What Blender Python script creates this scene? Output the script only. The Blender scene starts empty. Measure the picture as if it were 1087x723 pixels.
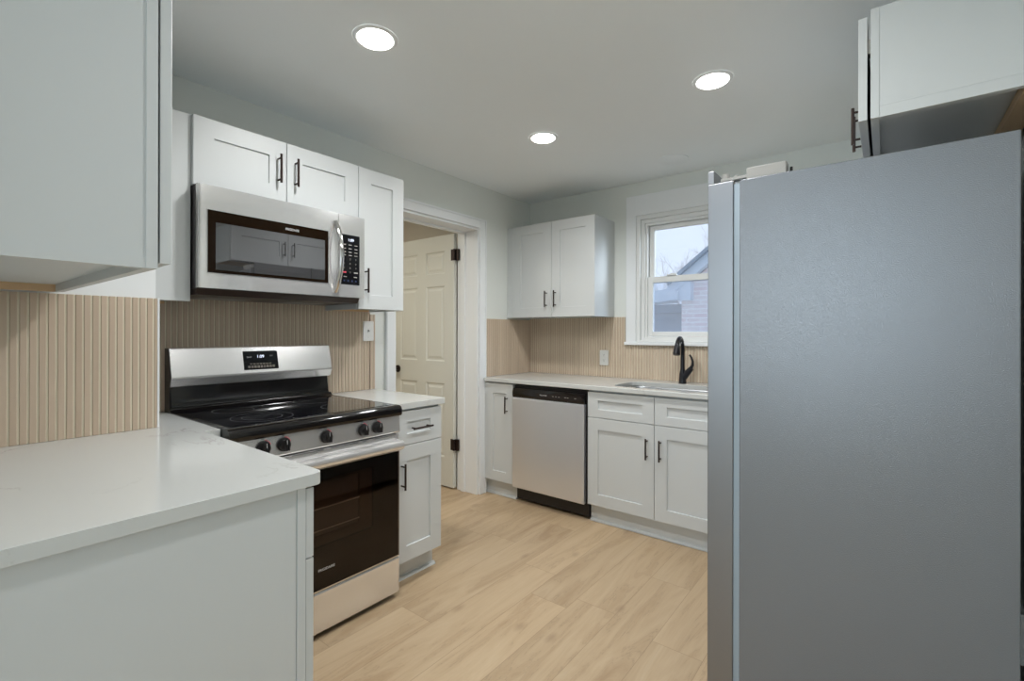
import bpy, bmesh, math, random
from mathutils import Vector, Matrix
random.seed(7)
PI = math.pi
SC = bpy.context.scene
COL = SC.collection

# ------------------------------------------------------------------ camera
cd = bpy.data.cameras.new('camera')
cam = bpy.data.objects.new('camera', cd); COL.objects.link(cam); SC.camera = cam
cd.sensor_fit = 'HORIZONTAL'; cd.sensor_width = 36.0
cd.lens = 36.0 * 506.726 / 1087.0
cd.shift_y = -8.5585 / 1087.0
cd.clip_start = 0.02; cd.clip_end = 200
yaw, pit, rol = math.radians(38.11593), math.radians(0.03113), math.radians(0.11508)
fw = Vector((-math.sin(yaw)*math.cos(pit), math.cos(yaw)*math.cos(pit), math.sin(pit)))
rt = Vector((math.cos(yaw), math.sin(yaw), 0)); up = rt.cross(fw)
r2 = rt*math.cos(rol) + up*math.sin(rol); u2 = up*math.cos(rol) - rt*math.sin(rol)
mw = Matrix((( r2.x, u2.x, -fw.x, 2.50416), (r2.y, u2.y, -fw.y, 0.0), (r2.z, u2.z, -fw.z, 1.26179), (0,0,0,1)))
cam.matrix_world = mw

# ------------------------------------------------------------------ render look / world / lights
SC.view_settings.view_transform = 'Standard'
SC.view_settings.look = 'None'
SC.view_settings.gamma = 1.0
SC.view_settings.use_curve_mapping = False
SC.view_settings.exposure = 0.55
try:
    SC.cycles.use_denoising = True
    SC.cycles.max_bounces = 10
    SC.cycles.diffuse_bounces = 5
    SC.cycles.glossy_bounces = 5
    SC.cycles.transparent_max_bounces = 12
    SC.cycles.sample_clamp_indirect = 4.0
    SC.cycles.caustics_reflective = False
    SC.cycles.caustics_refractive = False
except Exception:
    pass
W = bpy.data.worlds.new('overcast_sky'); SC.world = W; W.use_nodes = True
bg = W.node_tree.nodes['Background']
bg.inputs[0].default_value = (0.68, 0.77, 0.92, 1); bg.inputs[1].default_value = 0.9

def area(name, loc, rot, sx, sy, power, color, shape='RECTANGLE', spread=PI):
    l = bpy.data.lights.new(name, 'AREA'); l.shape = shape; l.size = sx
    if shape in ('RECTANGLE', 'ELLIPSE'): l.size_y = sy
    l.energy = power; l.color = color; l.spread = spread
    o = bpy.data.objects.new(name, l); COL.objects.link(o)
    o.location = loc; o.rotation_euler = rot
    return o
# daylight coming in through the windows of the adjoining dining room (behind the camera)
area('daylight_dining_back', (1.7, -3.93, 1.65), (PI/2, 0, 0), 1.6, 1.3, 40, (0.76, 0.90, 1.0))
area('daylight_dining_side', (4.13, -1.9, 1.55), (PI/2, 0, PI/2), 1.8, 1.3, 9, (0.74, 0.89, 1.0))
sun_d = bpy.data.lights.new('sun', 'SUN'); sun_d.energy = 3.6; sun_d.angle = math.radians(28); sun_d.color = (0.80, 0.90, 1.0)
sun = bpy.data.objects.new('sun', sun_d); COL.objects.link(sun); sun.rotation_euler = Vector((-0.78, -0.52, -0.24)).to_track_quat('-Z', 'Y').to_euler()
CAN_W = 6.4

# ------------------------------------------------------------------ materials
def new_mat(name):
    m = bpy.data.materials.new(name); m.use_nodes = True
    return m, m.node_tree, m.node_tree.nodes['Principled BSDF']
def N(nt, t, **kw):
    n = nt.nodes.new(t)
    for k, v in kw.items(): setattr(n, k, v)
    return n
def L(nt, a, b): nt.links.new(a, b)
def math_n(nt, op, a, b=None, c=None):
    n = N(nt, 'ShaderNodeMath', operation=op)
    for i, v in enumerate((a, b, c)):
        if v is None: continue
        if isinstance(v, (int, float)): n.inputs[i].default_value = v
        else: L(nt, v, n.inputs[i])
    return n.outputs[0]
def plain(name, col, rough=0.5, metal=0.0, bump=0.0, bscale=200, var=0.0, coat=0.0, spec=None, emis=None, es=0):
    m, nt, p = new_mat(name)
    p.inputs['Base Color'].default_value = (*col, 1); p.inputs['Roughness'].default_value = rough
    p.inputs['Metallic'].default_value = metal; p.inputs['Coat Weight'].default_value = coat
    if spec is not None: p.inputs['Specular IOR Level'].default_value = spec
    if emis: p.inputs['Emission Color'].default_value = (*emis, 1); p.inputs['Emission Strength'].default_value = es
    geo = N(nt, 'ShaderNodeNewGeometry')
    nz = N(nt, 'ShaderNodeTexNoise'); nz.inputs['Scale'].default_value = bscale; L(nt, geo.outputs['Position'], nz.inputs['Vector'])
    if bump:
        b = N(nt, 'ShaderNodeBump'); b.inputs['Strength'].default_value = bump; b.inputs['Distance'].default_value = 0.001
        L(nt, nz.outputs['Fac'], b.inputs['Height']); L(nt, b.outputs['Normal'], p.inputs['Normal'])
    if var:
        n2 = N(nt, 'ShaderNodeTexNoise'); n2.inputs['Scale'].default_value = 3.0; L(nt, geo.outputs['Position'], n2.inputs['Vector'])
        mx = N(nt, 'ShaderNodeMix', data_type='RGBA')
        mx.inputs[6].default_value = tuple(c*(1-var) for c in col) + (1,); mx.inputs[7].default_value = tuple(min(1, c*(1+var)) for c in col) + (1,)
        L(nt, n2.outputs['Fac'], mx.inputs[0]); L(nt, mx.outputs[2], p.inputs['Base Color'])
    return m
def brushed(name, col, rough, vec=(4, 4, 400), bump=0.15, metal=1.0):
    m, nt, p = new_mat(name)
    p.inputs['Base Color'].default_value = (*col, 1); p.inputs['Metallic'].default_value = metal
    geo = N(nt, 'ShaderNodeNewGeometry'); mp = N(nt, 'ShaderNodeMapping'); mp.inputs['Scale'].default_value = vec
    L(nt, geo.outputs['Position'], mp.inputs['Vector'])
    nz = N(nt, 'ShaderNodeTexNoise'); nz.inputs['Scale'].default_value = 1.0; nz.inputs['Detail'].default_value = 4; L(nt, mp.outputs[0], nz.inputs['Vector'])
    mr = N(nt, 'ShaderNodeMapRange'); mr.inputs[3].default_value = rough*0.93; mr.inputs[4].default_value = rough*1.07
    L(nt, nz.outputs['Fac'], mr.inputs[0]); L(nt, mr.outputs[0], p.inputs['Roughness'])
    b = N(nt, 'ShaderNodeBump'); b.inputs['Strength'].default_value = bump; b.inputs['Distance'].default_value = 0.0003
    L(nt, nz.outputs['Fac'], b.inputs['Height']); L(nt, b.outputs['Normal'], p.inputs['Normal'])
    return m

WHITE = plain('white_cabinet_lacquer', (0.61, 0.63, 0.63), 0.42, bump=0.04, bscale=120)
TRIM = plain('white_trim_paint', (0.83, 0.85, 0.86), 0.4, bump=0.05, bscale=80)
DOORP = plain('cream_door_paint', (0.69, 0.69, 0.63), 0.42, bump=0.06, bscale=90)
WALLP = plain('greige_wall_paint', (0.75, 0.775, 0.74), 0.75, bump=0.15, bscale=350, var=0.01)
HALLP = plain('hall_wall_paint', (0.60, 0.55, 0.47), 0.8, bump=0.15, bscale=350)
CEILP = plain('ceiling_paint', (0.88, 0.92, 0.935), 0.8, bump=0.2, bscale=250, var=0.01)
RAWWOOD = plain('raw_birch_ply', (0.62, 0.42, 0.24), 0.6, bump=0.1, var=0.08)
BRONZE = plain('oil_rubbed_bronze', (0.035, 0.022, 0.018), 0.35, metal=0.6, bump=0.03)
BLKMET = plain('matt_black_metal', (0.012, 0.012, 0.016), 0.28, metal=0.3)
BLKGL = plain('black_ceramic_glass', (0.004, 0.004, 0.006), 0.03, coat=0.3)
MWGL = plain('dark_brown_microwave_glass', (0.011, 0.006, 0.003), 0.05, spec=0.12)
MWIN = plain('mirror_dark_microwave_window', (0.15, 0.15, 0.155), 0.012, metal=0.8, coat=1.0)
STEELG = plain('glossy_stainless', (0.90, 0.89, 0.88), 0.13, metal=0.75)
BLKEN = plain('black_enamel', (0.005, 0.004, 0.004), 0.10, coat=0.2)
BLKPL = plain('black_plastic', (0.012, 0.010, 0.010), 0.4)
DARKP = plain('dark_grey_plastic', (0.05, 0.045, 0.045), 0.45)
STEEL = plain('satin_stainless', (0.84, 0.83, 0.82), 0.25, metal=0.78)
SATIN = plain('satin_steel', (0.88, 0.87, 0.86), 0.28, metal=0.75)
STEELV = brushed('brushed_stainless_vertical', (0.85, 0.87, 0.92), 0.34, (500, 500, 4), 0.08, 0.85)
CHROME = plain('polished_steel', (0.68, 0.67, 0.66), 0.12, metal=1.0)
FRSTEEL = brushed('darker_brushed_stainless', (0.27, 0.275, 0.29), 0.40, (500, 500, 4), 0.08)
SINKM = brushed('sink_steel', (0.60, 0.61, 0.63), 0.25, (300, 8, 8))
PLATE = plain('white_plastic_plate', (0.78, 0.78, 0.76), 0.35)
INK = plain('white_printed_ink', (0.75, 0.75, 0.75), 0.5)
REDINK = plain('red_printed_ink', (0.75, 0.08, 0.12), 0.5)
DGREY = plain('dark_ink', (0.03, 0.03, 0.03), 0.5)
LED = plain('white_led_digits', (0.8, 0.85, 1), 0.5, emis=(0.75, 0.8, 1.0), es=0.9)
LENS = plain('lit_downlight_lens', (0.9, 0.9, 0.9), 0.5, emis=(1.0, 0.97, 0.90), es=9)
GASK = plain('grey_gasket', (0.35, 0.42, 0.48), 0.5)
GREYP = plain('grey_hinge_plastic', (0.33, 0.32, 0.30), 0.5)
CAVITY = plain('oven_cavity_enamel', (0.05, 0.04, 0.035), 0.35)
RACKM = plain('oven_rack_wire', (0.9, 0.88, 0.84), 0.4, metal=0.1)
VINYL = plain('white_window_vinyl', (0.80, 0.81, 0.80), 0.35)
BLUEKEY = plain('dark_blue_keys', (0.02, 0.035, 0.10), 0.3)  # dark blue base colour of the lowest microwave keys

def fridge_side():
    m, nt, p = new_mat('textured_grey_steel_side')
    p.inputs['Base Color'].default_value = (0.215, 0.228, 0.245, 1); p.inputs['Metallic'].default_value = 0.28; p.inputs['Roughness'].default_value = 0.20
    geo = N(nt, 'ShaderNodeNewGeometry')
    nz = N(nt, 'ShaderNodeTexNoise'); nz.inputs['Scale'].default_value = 400; nz.inputs['Detail'].default_value = 2; L(nt, geo.outputs['Position'], nz.inputs['Vector'])
    b = N(nt, 'ShaderNodeBump'); b.inputs['Strength'].default_value = 0.6; b.inputs['Distance'].default_value = 0.0011
    L(nt, nz.outputs['Fac'], b.inputs['Height']); L(nt, b.outputs['Normal'], p.inputs['Normal'])
    return m
FRSIDE = fridge_side()

def quartz():
    m, nt, p = new_mat('white_quartz_with_grey_veins')
    p.inputs['Roughness'].default_value = 0.13
    geo = N(nt, 'ShaderNodeNewGeometry')
    mp = N(nt, 'ShaderNodeMapping'); mp.inputs['Rotation'].default_value = (0.2, 0.1, 0.6); mp.inputs['Scale'].default_value = (1.0, 1.9, 1.0)
    L(nt, geo.outputs['Position'], mp.inputs['Vector'])
    nz = N(nt, 'ShaderNodeTexNoise'); nz.inputs['Scale'].default_value = 1.35; nz.inputs['Detail'].default_value = 7; nz.inputs['Roughness'].default_value = 0.62; nz.inputs['Distortion'].default_value = 0.5
    L(nt, mp.outputs[0], nz.inputs['Vector'])
    d = math_n(nt, 'ABSOLUTE', math_n(nt, 'SUBTRACT', nz.outputs['Fac'], 0.5))
    mr = N(nt, 'ShaderNodeMapRange'); mr.inputs[1].default_value = 0.0; mr.inputs[2].default_value = 0.009; mr.inputs[3].default_value = 1.0; mr.inputs[4].default_value = 0.0
    L(nt, d, mr.inputs[0])
    n2 = N(nt, 'ShaderNodeTexNoise'); n2.inputs['Scale'].default_value = 4.0; n2.inputs['Detail'].default_value = 3; L(nt, geo.outputs['Position'], n2.inputs['Vector'])
    m2 = N(nt, 'ShaderNodeMapRange'); m2.inputs[1].default_value = 0.48; m2.inputs[2].default_value = 0.66; L(nt, n2.outputs['Fac'], m2.inputs[0])
    f = math_n(nt, 'MULTIPLY', math_n(nt, 'MULTIPLY', mr.outputs[0], m2.outputs[0]), 0.8)
    mx = N(nt, 'ShaderNodeMix', data_type='RGBA'); mx.inputs[6].default_value = (0.60, 0.61, 0.595, 1); mx.inputs[7].default_value = (0.40, 0.38, 0.36, 1)
    L(nt, f, mx.inputs[0]); L(nt, mx.outputs[2], p.inputs['Base Color'])
    return m
QUARTZ = quartz()

def floor_mat():
    m, nt, p = new_mat('light_oak_vinyl_planks')
    geo = N(nt, 'ShaderNodeNewGeometry'); sp = N(nt, 'ShaderNodeSeparateXYZ'); L(nt, geo.outputs['Position'], sp.inputs[0])
    PW, PL = 0.20, 1.22
    xr = math_n(nt, 'DIVIDE', math_n(nt, 'ADD', sp.outputs[0], 4.05), PW)
    row = math_n(nt, 'FLOOR', xr); fx = math_n(nt, 'FRACT', xr)
    off = math_n(nt, 'FRACT', math_n(nt, 'ADD', math_n(nt, 'MULTIPLY', row, math_n(nt, 'ADD', math_n(nt, 'MULTIPLY', row, 0.37), 0.312)), 0.032))
    yr = math_n(nt, 'ADD', math_n(nt, 'DIVIDE', math_n(nt, 'ADD', sp.outputs[1], 10.0), PL), off)
    idx = math_n(nt, 'FLOOR', yr); fy = math_n(nt, 'FRACT', yr)
    cb = N(nt, 'ShaderNodeCombineXYZ'); L(nt, row, cb.inputs[0]); L(nt, idx, cb.inputs[1])
    wn = N(nt, 'ShaderNodeTexWhiteNoise', noise_dimensions='2D'); L(nt, cb.outputs[0], wn.inputs['Vector'])
    # grain: stretched noise, shifted per plank
    gx = math_n(nt, 'ADD', math_n(nt, 'MULTIPLY', sp.outputs[0], 7.5), math_n(nt, 'MULTIPLY', wn.outputs['Value'], 37.0))
    gy = math_n(nt, 'ADD', math_n(nt, 'MULTIPLY', sp.outputs[1], 1.15), math_n(nt, 'MULTIPLY', wn.outputs['Value'], 91.0))
    gv = N(nt, 'ShaderNodeCombineXYZ'); L(nt, gx, gv.inputs[0]); L(nt, gy, gv.inputs[1])
    g1 = N(nt, 'ShaderNodeTexNoise'); g1.inputs['Scale'].default_value = 1.3; g1.inputs['Detail'].default_value = 6; g1.inputs['Roughness'].default_value = 0.62; g1.inputs['Distortion'].default_value = 0.9
    L(nt, gv.outputs[0], g1.inputs['Vector'])
    gx2 = math_n(nt, 'MULTIPLY', gx, 9.0); gv2 = N(nt, 'ShaderNodeCombineXYZ'); L(nt, gx2, gv2.inputs[0]); L(nt, math_n(nt, 'MULTIPLY', gy, 2.0), gv2.inputs[1])
    g2 = N(nt, 'ShaderNodeTexNoise'); g2.inputs['Scale'].default_value = 2.0; g2.inputs['Detail'].default_value = 3; L(nt, gv2.outputs[0], g2.inputs['Vector'])
    cr = N(nt, 'ShaderNodeValToRGB'); e = cr.color_ramp.elements
    e[0].position = 0.28; e[0].color = (0.350, 0.235, 0.135, 1)
    e[1].position = 0.58; e[1].color = (0.490, 0.362, 0.228, 1)
    x = e.new(0.42); x.color = (0.435, 0.312, 0.190, 1)
    x = e.new(0.75); x.color = (0.525, 0.400, 0.262, 1)
    L(nt, g1.outputs['Fac'], cr.inputs[0])
    # thin darker veins
    v = N(nt, 'ShaderNodeMapRange'); v.inputs[1].default_value = 0.0; v.inputs[2].default_value = 0.007; v.inputs[3].default_value = 0.5; v.inputs[4].default_value = 0.0
    L(nt, math_n(nt, 'ABSOLUTE', math_n(nt, 'SUBTRACT', g1.outputs['Fac'], 0.455)), v.inputs[0])
    mxv = N(nt, 'ShaderNodeMix', data_type='RGBA'); mxv.inputs[7].default_value = (0.259, 0.187, 0.122, 1)
    L(nt, v.outputs[0], mxv.inputs[0]); L(nt, cr.outputs[0], mxv.inputs[6])
    kv = N(nt, 'ShaderNodeCombineXYZ'); L(nt, math_n(nt, 'MULTIPLY', sp.outputs[0], 3.1), kv.inputs[0]); L(nt, math_n(nt, 'MULTIPLY', sp.outputs[1], 1.5), kv.inputs[1])
    vo = N(nt, 'ShaderNodeTexVoronoi', voronoi_dimensions='2D'); vo.inputs['Scale'].default_value = 1.0; L(nt, kv.outputs[0], vo.inputs['Vector'])
    kn = N(nt, 'ShaderNodeMapRange'); kn.inputs[1].default_value = 0.015; kn.inputs[2].default_value = 0.075; kn.inputs[3].default_value = 0.45; kn.inputs[4].default_value = 0.0
    L(nt, vo.outputs['Distance'], kn.inputs[0])
    mxk = N(nt, 'ShaderNodeMix', data_type='RGBA'); mxk.inputs[7].default_value = (0.27, 0.18, 0.11, 1); L(nt, kn.outputs[0], mxk.inputs[0]); L(nt, mxv.outputs[2], mxk.inputs[6])
    hs = N(nt, 'ShaderNodeHueSaturation'); L(nt, mxk.outputs[2], hs.inputs['Color'])
    val = math_n(nt, 'ADD', math_n(nt, 'MULTIPLY', wn.outputs['Value'], 0.13), math_n(nt, 'ADD', 0.88, math_n(nt, 'MULTIPLY', g2.outputs['Fac'], 0.14)))
    L(nt, val, hs.inputs['Value'])
    # seams
    ex = math_n(nt, 'MINIMUM', fx, math_n(nt, 'SUBTRACT', 1.0, fx)); ey = math_n(nt, 'MINIMUM', fy, math_n(nt, 'SUBTRACT', 1.0, fy))
    sx = math_n(nt, 'LESS_THAN', ex, 0.0055); sy = math_n(nt, 'LESS_THAN', ey, 0.0009)
    s = math_n(nt, 'MULTIPLY', math_n(nt, 'MAXIMUM', sx, sy), 0.55)
    mx = N(nt, 'ShaderNodeMix', data_type='RGBA'); mx.inputs[7].default_value = (0.22, 0.14, 0.08, 1)
    L(nt, s, mx.inputs[0]); L(nt, hs.outputs[0], mx.inputs[6]); L(nt, mx.outputs[2], p.inputs['Base Color'])
    p.inputs['Roughness'].default_value = 0.42
    b = N(nt, 'ShaderNodeBump'); b.inputs['Strength'].default_value = 0.12; b.inputs['Distance'].default_value = 0.001
    L(nt, g2.outputs['Fac'], b.inputs['Height']); L(nt, b.outputs['Normal'], p.inputs['Normal'])
    return m
FLOORM = floor_mat()

RIB = 0.0215
def tile_mat():
    m, nt, p = new_mat('tan_fluted_wood_look_tile')
    geo = N(nt, 'ShaderNodeNewGeometry'); sp = N(nt, 'ShaderNodeSeparateXYZ'); L(nt, geo.outputs['Position'], sp.inputs[0])
    u = math_n(nt, 'ADD', sp.outputs[0], sp.outputs[1])
    idx = math_n(nt, 'FLOOR', math_n(nt, 'DIVIDE', u, RIB))
    cb = N(nt, 'ShaderNodeCombineXYZ'); L(nt, idx, cb.inputs[0])
    wn = N(nt, 'ShaderNodeTexWhiteNoise', noise_dimensions='2D'); L(nt, cb.outputs[0], wn.inputs['Vector'])
    gv = N(nt, 'ShaderNodeCombineXYZ'); L(nt, math_n(nt, 'MULTIPLY', u, 260.0), gv.inputs[0]); L(nt, math_n(nt, 'MULTIPLY', sp.outputs[2], 5.0), gv.inputs[1])
    nz = N(nt, 'ShaderNodeTexNoise'); nz.inputs['Scale'].default_value = 1.0; nz.inputs['Detail'].default_value = 3; L(nt, gv.outputs[0], nz.inputs['Vector'])
    f = math_n(nt, 'ADD', math_n(nt, 'MULTIPLY', wn.outputs['Value'], 0.5), math_n(nt, 'MULTIPLY', nz.outputs['Fac'], 0.55))
    mx = N(nt, 'ShaderNodeMix', data_type='RGBA'); mx.inputs[6].default_value = (0.47, 0.36, 0.265, 1); mx.inputs[7].default_value = (0.61, 0.49, 0.375, 1)
    L(nt, f, mx.inputs[0]); L(nt, mx.outputs[2], p.inputs['Base Color']); p.inputs['Roughness'].default_value = 0.5
    return m
TILE = tile_mat()
GROUT = plain('pale_flute_channel', (0.74, 0.69, 0.55), 0.6)

def glass(name, tint, alpha, rough=0.02):
    m = bpy.data.materials.new(name); m.use_nodes = True; nt = m.node_tree; nt.nodes.clear()
    out = N(nt, 'ShaderNodeOutputMaterial'); tr = N(nt, 'ShaderNodeBsdfTransparent'); tr.inputs[0].default_value = (*tint, 1)
    gl = N(nt, 'ShaderNodeBsdfGlossy'); gl.inputs['Roughness'].default_value = rough
    df = N(nt, 'ShaderNodeBsdfDiffuse'); df.inputs[0].default_value = (0.90, 0.91, 0.94, 1)
    lw = N(nt, 'ShaderNodeLayerWeight'); lw.inputs['Blend'].default_value = 0.5
    frf = math_n(nt, 'ADD', math_n(nt, 'MULTIPLY', math_n(nt, 'POWER', lw.outputs['Facing'], 5.0), 0.7), 0.035)
    m1 = N(nt, 'ShaderNodeMixShader'); m1.inputs[0].default_value = alpha; L(nt, tr.outputs[0], m1.inputs[1]); L(nt, df.outputs[0], m1.inputs[2])
    m2 = N(nt, 'ShaderNodeMixShader'); L(nt, frf, m2.inputs[0]); L(nt, m1.outputs[0], m2.inputs[1]); L(nt, gl.outputs[0], m2.inputs[2])
    L(nt, m2.outputs[0], out.inputs[0])
    return m
PANE = glass('window_glass', (0.97, 0.985, 1.0), 0.04)
PANEH = glass('screened_window_glass', (0.86, 0.92, 1.0), 0.20)
OVENGL = glass('tinted_oven_glass', (0.55, 0.48, 0.43), 0.0, 0.02)

def brick():
    m, nt, p = new_mat('pale_red_brick')
    geo = N(nt, 'ShaderNodeNewGeometry'); sp = N(nt, 'ShaderNodeSeparateXYZ'); L(nt, geo.outputs['Position'], sp.inputs[0])
    cb = N(nt, 'ShaderNodeCombineXYZ'); L(nt, math_n(nt, 'ADD', sp.outputs[0], sp.outputs[1]), cb.inputs[0]); L(nt, sp.outputs[2], cb.inputs[1])
    b = N(nt, 'ShaderNodeTexBrick'); b.inputs['Scale'].default_value = 1.0; b.inputs['Brick Width'].default_value = 0.21; b.inputs['Row Height'].default_value = 0.068
    b.inputs['Mortar Size'].default_value = 0.006; b.inputs['Color1'].default_value = (0.76, 0.58, 0.60, 1); b.inputs['Color2'].default_value = (0.82, 0.72, 0.73, 1); b.inputs['Mortar'].default_value = (0.90, 0.90, 0.92, 1)
    L(nt, cb.outputs[0], b.inputs['Vector']); L(nt, b.outputs['Color'], p.inputs['Base Color']); p.inputs['Roughness'].default_value = 0.9
    return m
BRICK = brick()
SIDING = plain('pale_blue_grey_siding', (0.62, 0.70, 0.80), 0.7, var=0.05)
ROOFM = plain('grey_shingle', (0.30, 0.36, 0.44), 0.9, bump=0.8, bscale=60, var=0.2)
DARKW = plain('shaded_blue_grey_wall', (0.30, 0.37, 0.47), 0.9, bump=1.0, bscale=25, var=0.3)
BARK = plain('pale_bark', (0.62, 0.60, 0.62), 0.9)
GRASS = plain('winter_lawn', (0.50, 0.52, 0.46), 0.95, bump=1, bscale=30, var=0.2)

# ------------------------------------------------------------------ mesh helpers
class MB:
    def __init__(s): s.bm = bmesh.new(); s.mi = 0
    def face(s, vs):
        try:
            f = s.bm.faces.new(vs); f.material_index = s.mi; return f
        except ValueError: return None
    def box(s, x0, x1, y0, y1, z0, z1):
        v = [s.bm.verts.new(p) for p in ((x0,y0,z0),(x1,y0,z0),(x1,y1,z0),(x0,y1,z0),(x0,y0,z1),(x1,y0,z1),(x1,y1,z1),(x0,y1,z1))]
        for q in ((3,2,1,0),(4,5,6,7),(0,1,5,4),(1,2,6,5),(2,3,7,6),(3,0,4,7)): s.face([v[i] for i in q])
        return s
    def prism(s, pts, f):
        """pts: closed 2-D outline; f(a,b,k) -> 3-D for k=0,1 (the two ends)"""
        a = [s.bm.verts.new(f(p[0], p[1], 0)) for p in pts]; b = [s.bm.verts.new(f(p[0], p[1], 1)) for p in pts]
        n = len(pts); s.face(a[::-1]); s.face(b)
        for i in range(n): s.face([a[i], a[(i+1) % n], b[(i+1) % n], b[i]])
        return s
    def tube(s, pts, r, seg=12, cap=True):
        pts = [Vector(p) for p in pts]; rs = r if isinstance(r, (list, tuple)) else [r]*len(pts)
        rings = []; ref = None
        for i, p in enumerate(pts):
            d = (pts[min(i+1, len(pts)-1)] - pts[max(i-1, 0)]).normalized()
            if ref is None: ref = Vector((0,0,1)) if abs(d.z) < 0.9 else Vector((1,0,0))
            a = d.cross(ref).normalized(); b = a.cross(d).normalized(); ref = b
            rings.append([s.bm.verts.new(p + (a*math.cos(2*PI*k/seg) + b*math.sin(2*PI*k/seg))*rs[i]) for k in range(seg)])
        for i in range(len(rings)-1):
            for k in range(seg):
                s.face([rings[i][k], rings[i][(k+1) % seg], rings[i+1][(k+1) % seg], rings[i+1][k]])
        if cap: s.face(rings[0][::-1]); s.face(rings[-1])
        return s
    def done(s): bmesh.ops.recalc_face_normals(s.bm, faces=s.bm.faces[:])

ORG = {}
def build(name, mb, mats, parent=None, loc=None, bevel=0.0, seg=2, smooth=False, kind=None):
    if not isinstance(mats, (list, tuple)): mats = [mats]
    mb.done(); me = bpy.data.meshes.new(name)
    off = Vector(ORG[parent.name]) if parent else Vector(loc or (0, 0, 0))
    bmesh.ops.translate(mb.bm, verts=mb.bm.verts[:], vec=-off)
    mb.bm.to_mesh(me); mb.bm.free()
    for m in mats: me.materials.append(m)
    o = bpy.data.objects.new(name, me); COL.objects.link(o)
    if parent: o.parent = parent
    else: o.location = off
    ORG[o.name] = tuple(off)
    if smooth:
        for p in me.polygons: p.use_smooth = True
        me.set_sharp_from_angle(angle=math.radians(40))
    if bevel:
        b = o.modifiers.new('bevel', 'BEVEL'); b.width = bevel; b.segments = seg; b.limit_method = 'ANGLE'; b.angle_limit = math.radians(40); b.harden_normals = False
    if kind: o['kind'] = kind
    return o
def tag(o, label, cat, group=None):
    o['label'] = label; o['category'] = cat
    if group: o['group'] = group
    return o
def thing(name, label, cat, loc, group=None):
    o = bpy.data.objects.new(name, None); COL.objects.link(o); o.location = loc; ORG[o.name] = tuple(loc)
    o.empty_display_size = 0.1
    return tag(o, label, cat, group)
def struct_root(name, loc):
    o = bpy.data.objects.new(name, None); COL.objects.link(o); o.location = loc; ORG[o.name] = tuple(loc); o['kind'] = 'structure'
    return o
# local frames: (u, v, n) -> world, n points out of the face
def FX(x0):  return lambda u, v, n: Vector((x0 + n, u, v))        # faces +x, u = y
def FXm(x0): return lambda u, v, n: Vector((x0 - n, u, v))        # faces -x, u = y
def FYm(y0): return lambda u, v, n: Vector((u, y0 - n, v))        # faces -y, u = x
def shaker(mb, F, u0, u1, v0, v1, t=0.020, fu=0.076, fv=0.076, rec=0.008, ch=0.0015):
    """front surface at n=0, back at n=-t, recessed flat panel inside a frame"""
    def ring(a, b, c, d, n): return [mb.bm.verts.new(F(x, y, n)) for x, y in ((a, c), (b, c), (b, d), (a, d))]
    e = 0.0015
    R = [ring(u0, u1, v0, v1, -t), ring(u0, u1, v0, v1, -e), ring(u0+e, u1-e, v0+e, v1-e, 0),
         ring(u0+fu, u1-fu, v0+fv, v1-fv, 0), ring(u0+fu+ch, u1-fu-ch, v0+fv+ch, v1-fv-ch, -rec)]
    mb.face(R[0][::-1]); mb.face(R[-1])
    for a, b in zip(R, R[1:]):
        for i in range(4): mb.face([a[i], a[(i+1) % 4], b[(i+1) % 4], b[i]])
    return mb
def pull(parent, F, u, v, vertical=True, ln=0.128, sp=0.096, stand=0.032, r=0.0052, name='handle', mat=None):
    mb = MB(); h = ln/2; s = sp/2
    P = (lambda a, n: F(u, v+a, n)) if vertical else (lambda a, n: F(u+a, v, n))
    mb.tube([P(-h, stand), P(h, stand)], r, 12)
    for k in (-s, s): mb.tube([P(k, 0.0), P(k, stand)], 0.0040, 8)
    return build(name, mb, mat or BRONZE, parent, smooth=True)
def text(parent, name, body, size, F, u, v, n, mat, flip=1, sx=1.0):
    """text lying on a face; u to the reader's right when flip=1"""
    c = bpy.data.curves.new(name, 'FONT'); c.body = body; c.size = size; c.align_x = 'CENTER'; c.align_y = 'CENTER'; c.extrude = 0.0
    t = bpy.data.objects.new('tmp_text', c); COL.objects.link(t)
    dg = bpy.context.evaluated_depsgraph_get(); me = bpy.data.meshes.new_from_object(t.evaluated_get(dg))
    bpy.data.objects.remove(t); bpy.data.curves.remove(c)
    me.name = name; me.materials.clear(); me.materials.append(mat)
    off = Vector(ORG[parent.name])
    for q in me.vertices: q.co = F(u + flip*q.co.x*sx, v + q.co.y, n) - off
    o = bpy.data.objects.new(name, me); COL.objects.link(o); o.parent = parent; ORG[o.name] = tuple(off)
    return o
def rrect(u0, u1, v0, v1, r, seg=6):
    out = []
    for cx, cy, a0 in ((u1-r, v1-r, 0), (u0+r, v1-r, PI/2), (u0+r, v0+r, PI), (u1-r, v0+r, 1.5*PI)):
        for k in range(seg+1):
            a = a0 + PI/2*k/seg; out.append((cx + r*math.cos(a), cy + r*math.sin(a)))
    return out

# ------------------------------------------------------------------ SETTING
B, H, XR = 3.453, 2.41, 2.83
WT = 0.21                                  # old thick walls
DY0, DY1, DZ = 1.955, 2.768, 2.075         # doorway in the left wall
WX0, WX1, WZ0, WZ1 = 1.005, 1.775, 1.205, 2.150   # window opening in the back wall

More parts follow.
